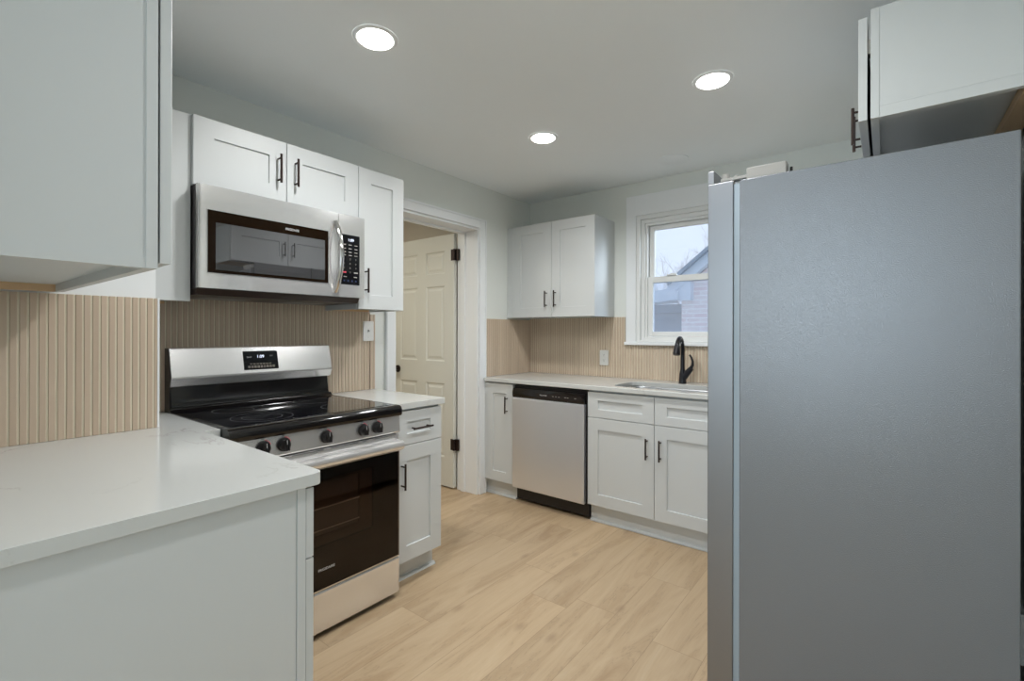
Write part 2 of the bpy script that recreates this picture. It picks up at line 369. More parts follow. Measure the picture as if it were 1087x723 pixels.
build('floor', MB().box(-1.9, 4.3, -4.1, B+0.2, -0.06, 0.0), FLOORM, kind='structure')
build('ceiling', MB().box(-1.9, 4.3, -4.1, B+0.2, H, H+0.08), CEILP, kind='structure')
m = MB()
m.box(-WT, 0, -0.15, DY0, 0, H); m.box(-WT, 0, DY1, B, 0, H); m.box(-WT, 0, DY0, DY1, DZ, H)
build('wall_left', m, WALLP, kind='structure')
build('unseen_sun_blocker', MB().box(-2.5, 5.3, -5.2, B+0.35, H+0.09, H+0.2), TRIM, kind='structure')  # unseen overhang added to shade the dining windows from the sun
m = MB()
m.box(-WT, WX0, B, B+0.2, 0, H); m.box(WX1, XR+0.15, B, B+0.2, 0, H); m.box(WX0, WX1, B, B+0.2, 0, WZ0); m.box(WX0, WX1, B, B+0.2, WZ1, H)
build('wall_back', m, WALLP, kind='structure')
build('wall_right', MB().box(XR, XR+0.15, -0.15, B, 0, H), WALLP, kind='structure')
build('wall_near', MB().box(0.0, 1.395, -0.15, -0.001, 0, H), WALLP, kind='structure')
build('wall_chase', MB().box(0.0, 0.398, 0.0, 0.570, 0, H), TRIM, kind='structure')
# dining room behind the camera (windows in its far and side walls)
m = MB(); m.box(-0.6, 0.9, -4.1, -4.0, 0, H); m.box(2.5, 4.3, -4.1, -4.0, 0, H); m.box(0.9, 2.5, -4.1, -4.0, 0, 1.0); m.box(0.9, 2.5, -4.1, -4.0, 2.3, H)
build('wall_dining_back', m, WALLP, kind='structure')
m = MB(); m.box(4.2, 4.3, -4.0, -2.8, 0, H); m.box(4.2, 4.3, -1.0, -0.15, 0, H); m.box(4.2, 4.3, -2.8, -1.0, 0, 0.9); m.box(4.2, 4.3, -2.8, -1.0, 2.2, H); m.box(XR+0.15, 4.3, -0.15, 0.0, 0, H)
build('wall_dining_right', m, WALLP, kind='structure')
build('wall_dining_left', MB().box(-0.7, -0.6, -4.1, 0.0, 0, H), WALLP, kind='structure')
# hall beyond the doorway
m = MB(); m.box(-1.8, -1.7, 0.4, 3.1, 0, H); m.box(-1.7, -WT, 2.95, 3.1, 0, H); m.box(-1.7, -WT, 0.4, 0.5, 0, H)
build('wall_hall', m, HALLP, kind='structure')
area('hall_fill_lamp', (-1.0, 1.5, 2.36), (0, 0, 0), 0.25, 0.25, 9.5, (1.0, 0.96, 0.86), 'DISK')  # unseen lamp added to light the hall and the open door

# doorway casing + jambs
cw = 0.073; ct = 0.018
r = struct_root('trim_1', (0, (DY0+DY1)/2, 0))
m = MB(); m.box(0.001, ct, DY1, DY1+cw, 0, DZ+cw); m.box(0.001, ct, DY0-cw, DY0, 0, DZ+cw); m.box(0.001, ct, DY0, DY1, DZ, DZ+cw)
m.box(ct, ct+0.006, DY1+cw-0.018, DY1+cw-0.003, 0, DZ+cw-0.003); m.box(ct, ct+0.006, DY0-cw+0.003, DY0-cw+0.018, 0, DZ+cw-0.003); m.box(ct, ct+0.006, DY0-cw+0.018, DY1+cw-0.018, DZ+cw-0.018, DZ+cw-0.003)
build('door_casing', m, TRIM, r, bevel=0.003)
m = MB(); jt = 0.016
m.box(-WT-0.002, 0.002, DY1-jt, DY1-0.0005, 0, DZ-0.001); m.box(-WT-0.002, 0.002, DY0+0.0005, DY0+jt, 0, DZ-0.001); m.box(-WT-0.002, 0.002, DY0+jt, DY1-jt, DZ-jt, DZ-0.001)
m.box(-0.165, -0.125, DY1-jt-0.012, DY1-jt, 0, DZ-jt); m.box(-0.165, -0.125, DY0+jt, DY0+jt+0.012, 0, DZ-jt); m.box(-0.165, -0.125, DY0+jt+0.012, DY1-jt-0.012, DZ-jt-0.012, DZ-jt)
build('door_jamb', m, TRIM, r, bevel=0.0015)
m = MB(); m.box(-WT-0.016, -WT-0.0005, DY1-0.004, DY1+cw, 0, DZ+cw); m.box(-WT-0.016, -WT-0.0005, DY0-cw, DY0+0.004, 0, DZ+cw); m.box(-WT-0.016, -WT-0.0005, DY0+0.004, DY1-0.004, DZ-0.004, DZ+cw)
build('added_hall_casing', m, TRIM, r, bevel=0.003)  # hall side of the doorway, added so the gap at the hinges falls dark

# six-panel door leaf standing open into the hall
r = struct_root('door_1', (-0.23, 2.752, 0.012))
DL0, DL1, DF, DB = -0.992, -0.232, 2.727, 2.762      # x range, front (faces -y) and back
def panel_door(mb):
    F = FYm(DF); us = sorted([DL0, -0.895, -0.678, -0.572, -0.338, DL1]); us = [DL0, -0.893, -0.670, -0.560, -0.337, DL1]
    vs = [0.012, 0.245, 0.845, 1.025, 1.645, 1.745, 1.93, 2.058]
    for side in (0, 1):
        G = F if side == 0 else (lambda u, v, n: Vector((u, DB + n, v)))
        for i in range(5):
            for j in range(7):
                a, b, c, d = us[i], us[i+1], vs[j], vs[j+1]
                def q(k, n): return [mb.bm.verts.new(G(x, y, n)) for x, y in ((a+k, c+k), (b-k, c+k), (b-k, d-k), (a+k, d-k))]
                if i in (1, 3) and j in (1, 3, 5):
                    R = [q(0, 0), q(0.010, -0.008), q(0.022, -0.008), q(0.040, -0.002)]
                    for x, y in zip(R, R[1:]):
                        for k in range(4): mb.face([x[k], x[(k+1) % 4], y[(k+1) % 4], y[k]])
                    mb.face(R[-1])
                else: mb.face(q(0, 0))
    bm = mb.bm; bmesh.ops.remove_doubles(bm, verts=bm.verts[:], dist=1e-5)
    ed = [e for e in bm.edges if e.is_boundary]
    z0, z1 = vs[0], vs[-1]
    for x0, x1, zz0, zz1 in ((DL0, DL0, z0, z1), (DL1, DL1, z0, z1)):
        mb.face([bm.verts.new(p) for p in ((x0, DF, zz0), (x0, DB, zz0), (x0, DB, zz1), (x0, DF, zz1))])
    for z in (z0, z1): mb.face([bm.verts.new(p) for p in ((DL0, DF, z), (DL1, DF, z), (DL1, DB, z), (DL0, DB, z))])
    bmesh.ops.remove_doubles(bm, verts=bm.verts[:], dist=1e-5)
m = MB(); panel_door(m); leaf = build('door_leaf', m, DOORP, r)
for side, nm in ((-1, 'knob'), (1, 'knob')):
    m = MB(); y = DF if side < 0 else DB
    m.tube([(-0.925, y, 0.94), (-0.925, y+side*0.008, 0.94)], 0.032, 24)
    m.tube([(-0.925, y+side*0.008, 0.94), (-0.925, y+side*0.030, 0.94), (-0.925, y+side*0.036, 0.94), (-0.925, y+side*0.048, 0.94), (-0.925, y+side*0.060, 0.94), (-0.925, y+side*0.066, 0.94)], [0.011, 0.012, 0.024, 0.029, 0.024, 0.010], 24)
    build('door_knob', m, BRONZE, r, smooth=True)
for z in (0.36, 1.887):
    m = MB(); z0, z1 = z-0.045, z+0.045
    m.tube([(-0.222, DF-0.005, z0), (-0.222, DF-0.005, z1)], 0.0085, 12)
    m.box(-0.262, -0.222, DF-0.0025, DF+0.0005, z0, z1)
    m.box(-0.222, -0.188, DY1-jt-0.0185, DY1-jt-0.0005, z0, z1)
    build('hinge', m, BRONZE, r, bevel=0.001)

# window 1
r = struct_root('window_1', ((WX0+WX1)/2, B, WZ0))
m = MB()
m.box(0.926, WX0, B-0.020, B-0.001, 1.194, 2.303); m.box(WX1, 1.854, B-0.020, B-0.001, 1.194, 2.303); m.box(WX0, WX1, B-0.020, B-0.001, WZ1, 2.303)
build('window_casing', m, TRIM, r, bevel=0.002)
build('window_stool', MB().box(0.918, 1.862, B-0.040, B+0.01, 1.170, 1.194), TRIM, r, bevel=0.004)
m = MB()   # stepped vinyl frame
for k, (w, y0, y1) in enumerate(((0.030, B-0.012, B+0.10), (0.058, B+0.012, B+0.10), (0.075, B+0.024, B+0.10))):
    x0, x1, z0, z1 = WX0+0.0005, WX1-0.0005, 1.1955, WZ1-0.0005
    a = (0, 0.030, 0.058)[k]
    zb = (0.012, 0.030, 0.040)[k]; pb = (0, 0.012, 0.030)[k]
    m.box(x0+a, x0+w, y0, y1, z0+pb, z1-a); m.box(x1-w, x1-a, y0, y1, z0+pb, z1-a)
    m.box(x0+w, x1-w, y0, y1, z1-w, z1-a); m.box(x0+w, x1-w, y0, y1, z0+pb, z0+zb)
build('window_frame', m, VINYL, r, bevel=0.002)
def sash(y0, y1, z0, z1, wt, wb, gm):
    x0, x1, w = WX0+0.0775, WX1-0.0775, 0.038
    m = MB(); m.box(x0, x0+w, y0, y1, z0, z1); m.box(x1-w, x1, y0, y1, z0, z1); m.box(x0+w, x1-w, y0, y1, z1-wt, z1); m.box(x0+w, x1-w, y0, y1, z0, z0+wb)
    s = build('sash', m, VINYL, r, bevel=0.003)
    build('pane', MB().box(x0+w, x1-w, (y0+y1)/2-0.002, (y0+y1)/2+0.002, z0+wb, z1-wt), gm, s)
    return s
sash(B+0.058, B+0.086, 1.640, 2.073, 0.032, 0.044, PANE)
lo = sash(B+0.028, B+0.056, 1.237, 1.684, 0.044, 0.034, PANEH)
m = MB(); m.box(1.23, 1.30, B+0.018, B+0.045, 1.6845, 1.694); m.tube([(1.265, B+0.03, 1.694), (1.265, B+0.03, 1.701)], 0.014, 12); m.box(1.262, 1.30, B+0.026, B+0.034, 1.697, 1.702)
build('sash_lock', m, VINYL, lo, bevel=0.001)

# fluted tile backsplashes (ribs are real relief)
def ribbed(F, u0, u1, v0, v1, mb):
    """F(u,v,n); base board thickness 4 mm, ribs 5 mm high"""
    k0 = math.floor(u0/RIB); u = u0
    k = k0
    prof = []   # (u, n)
    while k*RIB < u1:
        a = k*RIB
        for du, n in ((0.0, 0.0065), (0.0048, 0.0065), (0.0052, 0.0085), (0.0060, 0.0095), (0.0200, 0.0098), (0.0210, 0.0092), (0.0215, 0.0065)):
            prof.append((a+du, n))
        k += 1
    prof = [(min(max(p, u0), u1), n) for p, n in prof]
    base = mb.bm.verts
    lo = [base.new(F(p, v0, n)) for p, n in prof]; hi = [base.new(F(p, v1, n)) for p, n in prof]
    bl = [base.new(F(u0, v0, 0)), base.new(F(u1, v0, 0)), base.new(F(u1, v1, 0)), base.new(F(u0, v1, 0))]
    for i in range(len(prof)-1):
        if abs(prof[i][0]-prof[i+1][0]) < 1e-7 and abs(prof[i][1]-prof[i+1][1]) < 1e-7: continue
        mb.mi = 1 if (prof[i][1] <= 0.0066 and prof[i+1][1] <= 0.0066) else 0
        mb.face([lo[i], lo[i+1], hi[i+1], hi[i]])
    mb.mi = 0
    mb.face(bl); mb.face([bl[0]] + lo + [bl[1]]); mb.face([bl[2]] + hi[::-1] + [bl[3]])
    mb.face([bl[0], bl[3], hi[0], lo[0]]); mb.face([bl[1], lo[-1], hi[-1], bl[2]])
    return mb
def splash(label, F, regs, loc, extra=None):
    m = MB()
    for g in regs: ribbed(F, *g, m)
    o = build('tile_backsplash', m, [TILE, GROUT], loc=loc)
    return tag(o, label, 'backsplash')
o = splash('tan fluted tile backsplash on the bumped-out wall over the near left counter', FX(0.399), [(0.002, 0.572, 0.9135, 1.384)], (0.4, 0.3, 0.9135))
e = build('edge_trim', MB().box(0.399, 0.4105, 0.5725, 0.5785, 0.9135, 1.386), TRIM, o); e['label'] = 'white vertical edge strip'
splash('tan fluted tile backsplash behind the range', FX(0.001), [(0.574, 1.470, 0.9135, 1.434), (1.470, 1.765, 0.9135, 1.3845), (1.765, 1.803, 0.9135, 1.372)], (0, 1.2, 0.9135))
splash('tan fluted tile backsplash between the door casing and the room corner', FX(0.001), [(DY1+cw+0.001, 3.436, 0.9135, 1.372)], (0, 3.1, 0.9135))
splash('tan fluted tile backsplash along the window wall behind the sink', FYm(B-0.001), [(0.0012, 0.914, 0.9135, 1.3845), (0.914, 1.866, 0.9135, 1.1685), (1.866, XR-0.002, 0.9135, 1.372)], (1.4, B, 0.9135))

# outlets & switch
def wall_plate(name, label, cat, F, u, v, toggle=False):
    o = build(name, MB().prism(rrect(u-0.037, u+0.037, v-0.060, v+0.060, 0.005), lambda a, b, k: F(a, b, 0.0005+0.006*k)), PLATE, loc=F(u, v, 0.0005), bevel=0.0012)
    tag(o, label, cat)
    if toggle:
        build('switch_surround', MB().prism(rrect(u-0.006, u+0.006, v-0.013, v+0.013, 0.001), lambda a, b, k: F(a, b, 0.0066+0.001*k)), PLATE, o)
        build('toggle', MB().prism([(v-0.004, 0.0075), (v+0.006, 0.0075), (v+0.009, 0.018), (v+0.003, 0.018)], lambda a, b, k: F(u-0.004+0.008*k, a, b)), PLATE, o, bevel=0.0006)
        for s in (-0.038, 0.038): build('screw', MB().tube([F(u, v+s, 0.0066), F(u, v+s, 0.0076)], 0.003, 10), PLATE, o)
    else:
        for s in (-0.021, 0.021):
            q = build('socket', MB().prism(rrect(u-0.016, u+0.016, v+s-0.014, v+s+0.014, 0.010), lambda a, b, k: F(a, b, 0.0066+0.0015*k)), PLATE, o)
            mm = MB()
            for du, hh in ((-0.006, 0.0045), (0.006, 0.0036)): mm.prism([(u+du-0.001, v+s+0.001-hh+0.003), (u+du+0.001, v+s+0.001-hh+0.003), (u+du+0.001, v+s+hh+0.003), (u+du-0.001, v+s+hh+0.003)], lambda a, b, k: F(a, b, 0.0082+0.0003*k))
            mm.tube([F(u, v+s-0.007, 0.0082), F(u, v+s-0.007, 0.0085)], 0.0022, 10)
            build('slots', mm, DGREY, q)
        build('screw', MB().tube([F(u, v, 0.0066), F(u, v, 0.0076)], 0.003, 10), PLATE, o)
    return o
wall_plate('wall_outlet', 'white duplex outlet on the tile left of the sink', 'outlet', FYm(B-0.0115), 0.738, 1.065)
wall_plate('light_switch', 'white light switch plate on the tile beside the doorway', 'light switch', FX(0.0115), 1.751, 1.270, True)

# ------------------------------------------------------------------ CABINETS
G_UP = None
def carcass(x0, x1, y0, y1, z0, z1):
    return MB().box(x0, x1, y0, y1, z0, z1)
def open_under(x0, x1, y0, y1, z0, z1, dep=0.012, t=0.018):
    """wall-cabinet box whose bottom panel is recessed between the sides"""
    m = MB(); m.box(x0, x1, y0, y1, z0+dep, z1)
    return m

# -- big near-left wall cabinet (its side towards us)
Z0U, Z1U = 1.387, 2.150
t = thing('wall_cabinet', 'large white wall cabinet at upper left, seen from its blank side over the near counter', 'cabinet', (0.9, 0.15, Z0U))
build('body', MB().box(0.4005, 1.364, 0.001, 0.311, Z0U+0.022, Z1U), WHITE, t)
m = MB(); m.box(1.346, 1.3655, 0.001, 0.311, Z0U, Z0U+0.022); m.box(0.452, 1.346, 0.292, 0.311, Z0U, Z0U+0.022); m.box(1.3642, 1.3668, 0.292, 0.311, Z0U, Z1U)
build('bottom_frame', m, WHITE, t)
e = build('bottom_rail', MB().box(0.452, 0.470, 0.001, 0.2915, Z0U+0.0, Z0U+0.0219), RAWWOOD, t); e['label'] = 'unpainted wood rail under the cabinet'
F = lambda u, v, n: Vector((u, 0.3355 + n, v))    # faces +y
for i, (a, b) in enumerate(((0.452, 0.906), (0.910, 1.3645))):
    d = build('cabinet_door', shaker(MB(), F, a, b, Z0U+0.012, Z1U), WHITE, t)
    if True:
        pull(d, F, b-0.04 if i == 0 else a+0.04, 1.53)
        for z in (Z0U+0.09, Z1U-0.09) if i == 1 else ():
            build('hinge', MB().tube([(1.3555, 0.3112, z-0.02), (1.3555, 0.3112, z+0.02)], 0.004, 8), CHROME, d)

# -- filler / blind box left of the microwave
t = thing('wall_cabinet', 'plain white filler cabinet squeezed between the bumped-out wall and the microwave', 'cabinet', (0.15, 0.64, 1.385))
build('body', MB().box(0.0112, 0.31, 0.5795, 0.7085, 1.397, 2.133), WHITE, t)
m = MB(); m.box(0.292, 0.3105, 0.5795, 0.7085, 1.385, 2.1335)
build('front_panel', m, WHITE, t, bevel=0.001)
e = build('bottom_rail', MB().box(0.0112, 0.03, 0.5795, 0.70, 1.385, 1.3965), RAWWOOD, t); e['label'] = 'unpainted wood rail'

# -- cabinet over the microwave
t = thing('wall_cabinet', 'short white two-door wall cabinet directly above the microwave', 'cabinet', (0.15, 1.09, 1.853))
build('body', MB().box(0.001, 0.309, 0.7095, 1.4675, 1.8535, 2.133), WHITE, t)
for (a, b), hu in (((0.711, 1.0865), 1.0485), ((1.0895, 1.4665), 1.1275)):
    d = build('cabinet_door', shaker(MB(), FX(0.330), a, b, 1.8535, 2.133), WHITE, t)
    pull(d, FX(0.330), hu, 2.000)

# -- narrow tall wall cabinet
t = thing('wall_cabinet', 'narrow single-door white wall cabinet right of the microwave beside the doorway', 'cabinet', (0.15, 1.62, 1.385))
build('body', MB().box(0.012, 0.309, 1.4690, 1.7640, 1.397, 2.133), WHITE, t)
m = MB(); m.box(0.012, 0.309, 1.4690, 1.4870, 1.385, 1.397); m.box(0.012, 0.309, 1.7460, 1.7640, 1.385, 1.397); m.box(0.290, 0.309, 1.4870, 1.7460, 1.385, 1.397)
build('bottom_frame', m, WHITE, t)
e = build('bottom_rail', MB().box(0.012, 0.030, 1.4870, 1.7460, 1.385, 1.397), RAWWOOD, t); e['label'] = 'unpainted wood rail'
d = build('cabinet_door', shaker(MB(), FX(0.330), 1.4705, 1.7645, 1.3855, 2.133), WHITE, t)
pull(d, FX(0.330), 1.509, 1.535)

# -- back wall cabinet
yd = 3.125
t = thing('wall_cabinet', 'white two-door wall cabinet in the far corner left of the window', 'cabinet', (0.42, 3.3, 1.385))
m = MB(); m.box(0.001, 0.820, yd+0.021, B-0.001, 1.397, 2.133); m.box(0.001, 0.063, yd+0.001, yd+0.021, 1.3855, 2.133)
build('body', m, WHITE, t)
m = MB(); m.box(0.063, 0.802, yd+0.021, yd+0.040, 1.3855, 1.397); m.box(0.802, 0.820, yd+0.021, B-0.0115, 1.3855, 1.397); m.box(0.012, 0.030, yd+0.040, B-0.0115, 1.3855, 1.397)
build('bottom_frame', m, WHITE, t)
for (a, b), hu in (((0.0645, 0.4400), 0.399), ((0.4430, 0.8210), 0.483)):
    d = build('cabinet_door', shaker(MB(), FYm(yd), a, b, 1.3855, 2.133), WHITE, t)
    pull(d, FYm(yd), hu, 1.526)

# -- cabinet over the refrigerator (faces -x)
t = thing('wall_cabinet', 'white two-door wall cabinet hanging over the refrigerator at upper right', 'cabinet', (2.65, 2.1, 1.850))
build('body', MB().box(2.469, XR-0.001, 1.6365, 2.575, 1.880, 2.150), WHITE, t)
m = MB(); m.box(2.488, XR-0.001, 1.6365, 1.655, 1.850, 1.880); m.box(2.488, XR-0.001, 2.5565, 2.575, 1.850, 1.880); m.box(2.469, 2.488, 1.6350, 2.575, 1.850, 2.1505)
build('side_frame', m, WHITE, t, bevel=0.0008)
e = build('bottom_rail', MB().box(2.765, 2.812, 1.6555, 2.556, 1.852, 1.8795), RAWWOOD, t); e['label'] = 'stained wood cleat under the cabinet'
for (a, b), hu in (((1.6370, 2.1045), 2.064), ((2.1075, 2.5745), 2.147)):
    d = build('cabinet_door', shaker(MB(), FXm(2.4415), a, b, 1.850, 2.133), WHITE, t)
    pull(d, FXm(2.4415), hu, 1.990)
    build('hinge', MB().box(2.4625, 2.469, a+0.02 if a < 2 else b-0.05, a+0.05 if a < 2 else b-0.02, 2.04, 2.08), CHROME, d)

# -- base cabinets: near leg
t = thing('base_cabinet', 'white base cabinet under the near left counter with a blank end panel', 'cabinet', (1.05, 0.3, 0))
m = MB(); m.box(0.72, 1.374, 0.001, 0.612, 0.10, 0.8815); m.box(0.72, 1.374, 0.001, 0.54, 0.0, 0.10)
build('body', m, WHITE, t)
m = MB(); m.box(1.374, 1.3765, 0.001, 0.590, 0.0, 0.8815); m.box(1.3742, 1.3785, 0.5915, 0.613, 0.10, 0.8815)
build('end_panel', m, WHITE, t)
F = lambda u, v, n: Vector((u, 0.635 + n, v))
d = build('drawer', shaker(MB(), F, 0.80, 1.3765, 0.703, 0.874, fv=0.052), WHITE, t); pull(d, F, 1.09, 0.788, False)
d = build('cabinet_door', shaker(MB(), F, 0.80, 1.0865, 0.118, 0.699), WHITE, t); pull(d, F, 1.048, 0.56)
d = build('cabinet_door', shaker(MB(), F, 1.0895, 1.3765, 0.118, 0.699), WHITE, t); pull(d, F, 1.128, 0.56)
# corner filler cabinet
t = tag(build('corner_cabinet', MB().box(0.012, 0.60, 0.580, 0.7045, 0.0, 0.8815), WHITE, loc=(0.3, 0.64, 0)), 'white corner filler cabinet left of the range under the near counter', 'cabinet')

# -- right of the range
t = thing('base_cabinet', 'narrow white base cabinet with one drawer and one door right of the range', 'cabinet', (0.3, 1.62, 0))
m = MB(); m.box(0.012, 0.605, 1.469, 1.779, 0.118, 0.8815); m.box(0.012, 0.545, 1.469, 1.779, 0.0, 0.118)
build('body', m, WHITE, t)
d = build('drawer', shaker(MB(), FX(0.628), 1.4695, 1.7795, 0.703, 0.870, fv=0.054), WHITE, t); pull(d, FX(0.628), 1.628, 0.782, False)
d = build('cabinet_door', shaker(MB(), FX(0.628), 1.4695, 1.7795, 0.1215, 0.699), WHITE, t); pull(d, FX(0.628), 1.512, 0.555)
m = MB(); m.box(0.5455, 0.551, 1.469, 1.785, 0.0, 0.118)
m.prism([(0.551, 0), (0.567, 0), (0.566, 0.007), (0.561, 0.013), (0.551, 0.016)], lambda a, b, k: Vector((a, 1.469+k*0.326, b)))
m.prism([(1.7795, 0), (1.795, 0), (1.794, 0.007), (1.789, 0.013), (1.7795, 0.016)], lambda a, b, k: Vector((0.20+k*0.351, a, b)))
build('toe_kick', m, WHITE, t)

# -- back run
YB = 2.820
def toe_back(t, x0, x1):
    m = MB(); m.box(x0, x1, 2.875, 2.893, 0.0, 0.118)
    m.prism([(2.875, 0), (2.859, 0), (2.860, 0.007), (2.865, 0.013), (2.875, 0.016)], lambda a, b, k: Vector((x0+k*(x1-x0), a, b)))
    build('toe_kick', m, WHITE, t)
t = thing('base_cabinet', 'narrow single-door white base cabinet between the doorway and the dishwasher', 'cabinet', (0.15, 3.1, 0))
m = MB(); m.box(0.012, 0.303, YB+0.021, B-0.012, 0.118, 0.8815); m.box(0.001, 0.034, YB+0.003, YB+0.021, 0.118, 0.8815)
build('body', m, WHITE, t)
d = build('cabinet_door', shaker(MB(), FYm(YB), 0.036, 0.3025, 0.1215, 0.874, fu=0.070), WHITE, t); pull(d, FYm(YB), 0.249, 0.716)
toe_back(t, 0.001, 0.303)
t = thing('base_cabinet', 'white two-door base cabinet with two false drawer fronts below the sink', 'cabinet', (1.39, 3.1, 0))
m = MB(); m.box(0.932, 0.950, YB+0.021, B-0.012, 0.118, 0.8815); m.box(1.830, 1.848, YB+0.021, B-0.012, 0.118, 0.8815); m.box(0.950, 1.830, YB+0.021, B-0.012, 0.118, 0.136)
m.box(0.950, 1.830, YB+0.021, YB+0.040, 0.66, 0.8815); m.box(1.375, 1.411, YB+0.021, YB+0.040, 0.136, 0.66)
build('body', m, WHITE, t)
for (a, b), hu in (((0.9355, 1.3915), 1.350), ((1.3945, 1.8475), 1.434)):
    build('false_drawer_front', shaker(MB(), FYm(YB), a, b, 0.703, 0.870, fv=0.054), WHITE, t)
    d = build('cabinet_door', shaker(MB(), FYm(YB), a, b, 0.1215, 0.699), WHITE, t); pull(d, FYm(YB), hu, 0.552)
toe_back(t, 0.934, 1.848)
t = thing('base_cabinet', 'white corner base cabinet right of the sink cabinet, behind the refrigerator', 'cabinet', (2.3, 3.1, 0))
build('body', MB().box(1.850, XR-0.001, YB+0.021, B-0.012, 0.118, 0.8815), WHITE, t)
d = build('cabinet_door', shaker(MB(), FYm(YB), 1.8505, 2.30, 0.1215, 0.874), WHITE, t); pull(d, FYm(YB), 1.892, 0.716)
toe_back(t, 1.850, XR-0.001)

# ------------------------------------------------------------------ COUNTERTOPS
ZC, ZB = 0.9125, 0.8825
def slab(outline, hole=None, bevel=0.004):
    m = MB(); bm = m.bm; loops = [outline] + ([hole] if hole else [])
    ed = []
    for lp in loops:
        vs = [bm.verts.new((x, y, ZC)) for x, y in lp]
        ed += [bm.edges.new((vs[i], vs[(i+1) % len(vs)])) for i in range(len(vs))]
    res = bmesh.ops.triangle_fill(bm, use_beauty=True, use_dissolve=False, edges=ed)
    fs = [g for g in res['geom'] if isinstance(g, bmesh.types.BMFace)]
    ext = bmesh.ops.extrude_face_region(bm, geom=fs)
    bmesh.ops.translate(bm, verts=[g for g in ext['geom'] if isinstance(g, bmesh.types.BMVert)], vec=(0, 0, ZB-ZC))
    return m
def arc(cx, cy, r, a0, a1, n=6): return [(cx+r*math.cos(math.radians(a0+(a1-a0)*k/n)), cy+r*math.sin(math.radians(a0+(a1-a0)*k/n))) for k in range(n+1)]
L1 = [(0.0015, 0.5715), (0.3995, 0.5715), (0.3995, 0.001), (1.391, 0.001)] + arc(1.391-0.022, 0.653-0.022, 0.022, 0, 90) + [(0.620, 0.653), (0.620, 0.7045), (0.0015, 0.7045)]
tag(build('countertop', slab(L1), QUARTZ, loc=(0.8, 0.4, ZB), bevel=0.004, seg=3), 'white quartz countertop with faint veins and rounded corner, near left', 'countertop')
tag(build('countertop', slab([(0.0015, 1.4675), (0.638, 1.4675)] + arc(0.630, 1.792, 0.008, 0, 90, 3) + [(0.0015, 1.800)]), QUARTZ, loc=(0.3, 1.63, ZB), bevel=0.004, seg=3), 'small white quartz countertop piece right of the range', 'countertop')
sinkhole = rrect(1.065, 1.715, 2.885, 3.265, 0.09, 8)
yc = 2.803
tag(build('countertop', slab([(0.0012, B-0.0015), (0.0012, DY1+cw+0.001), (0.0255, DY1+cw+0.001), (0.0255, yc), (XR-0.001, yc), (XR-0.001, B-0.0015)], sinkhole), QUARTZ, loc=(1.4, 3.1, ZB), bevel=0.004, seg=3), 'long white quartz countertop along the window wall holding the sink', 'countertop')

# sink
t = thing('kitchen_sink', 'stainless undermount sink set in the countertop under the window', 'sink', (1.39, 3.07, 0.70))
m = MB(); prev = None
loops = []
for k, (ins, z) in enumerate(((-0.012, ZB-0.0008), (0.0, ZB-0.0008), (0.004, ZB-0.010), (0.012, 0.73), (0.035, 0.702), (0.30, 0.698))):
    r0 = max(0.09-ins, 0.012) if ins < 0.2 else 0.01
    iy = min(ins, 0.16); pts = rrect(1.065+ins, 1.715-ins, 2.885+iy, 3.265-iy, min(r0, (0.38-2*iy)/2-0.001), 8)
    loops.append([m.bm.verts.new((x, y, z)) for x, y in pts])
for a, b in zip(loops, loops[1:]):
    for i in range(len(a)): m.face([a[i], a[(i+1) % len(a)], b[(i+1) % len(b)], b[i]])
m.face(loops[-1])
build('bowl', m, SINKM, t, smooth=True)
build('drain', MB().tube([(1.39, 3.075, 0.6985), (1.39, 3.075, 0.7025)], 0.045, 24), CHROME, t)

# faucet
t = thing('kitchen_faucet', 'black single-lever faucet behind the sink in front of the window', 'faucet', (1.392, 3.335, ZC))
fx, fy = 1.392, 3.335
m = MB(); m.tube([(fx, fy, ZC+0.0005), (fx, fy, ZC+0.012), (fx, fy, ZC+0.06), (fx, fy, ZC+0.10), (fx, fy, ZC+0.24)], [0.0265, 0.0255, 0.0215, 0.0145, 0.0130], 20)
build('stem', m, BLKMET, t, smooth=True)
m = MB(); pts = [(fx, fy, ZC+0.24)]
for k in range(1, 9):
    a = PI*k/8*0.86; pts.append((fx, fy-0.055*(1-math.cos(a)), ZC+0.24+0.075*math.sin(a)))
m.tube(pts, [0.0130]*6+[0.0135, 0.0145, 0.016], 16); build('spout', m, BLKMET, t, smooth=True)
p0 = Vector(pts[-1]); dr = Vector((0, -0.28, -1)).normalized()
m = MB(); m.tube([p0, p0+dr*0.02, p0+dr*0.060, p0+dr*0.072], [0.016, 0.019, 0.0245, 0.0235], 18); h = build('spray_head', m, BLKMET, t, smooth=True)
build('nozzle', MB().tube([p0+dr*0.0715, p0+dr*0.0745], 0.020, 18), DARKP, h)
m = MB(); m.tube([(fx+0.002, fy, ZC+0.035), (fx+0.035, fy, ZC+0.078), (fx+0.062, fy-0.002, ZC+0.108)], [0.024, 0.021, 0.017], 16); lv = build('lever_housing', m, BLKMET, t, smooth=True)
m = MB(); m.tube([(fx+0.052, fy-0.002, ZC+0.100), (fx+0.069, fy-0.004, ZC+0.128), (fx+0.070, fy-0.006, ZC+0.155), (fx+0.062, fy-0.008, ZC+0.182), (fx+0.050, fy-0.008, ZC+0.200)], [0.013, 0.010, 0.008, 0.007, 0.006], 12); build('lever', m, BLKMET, lv, smooth=True)

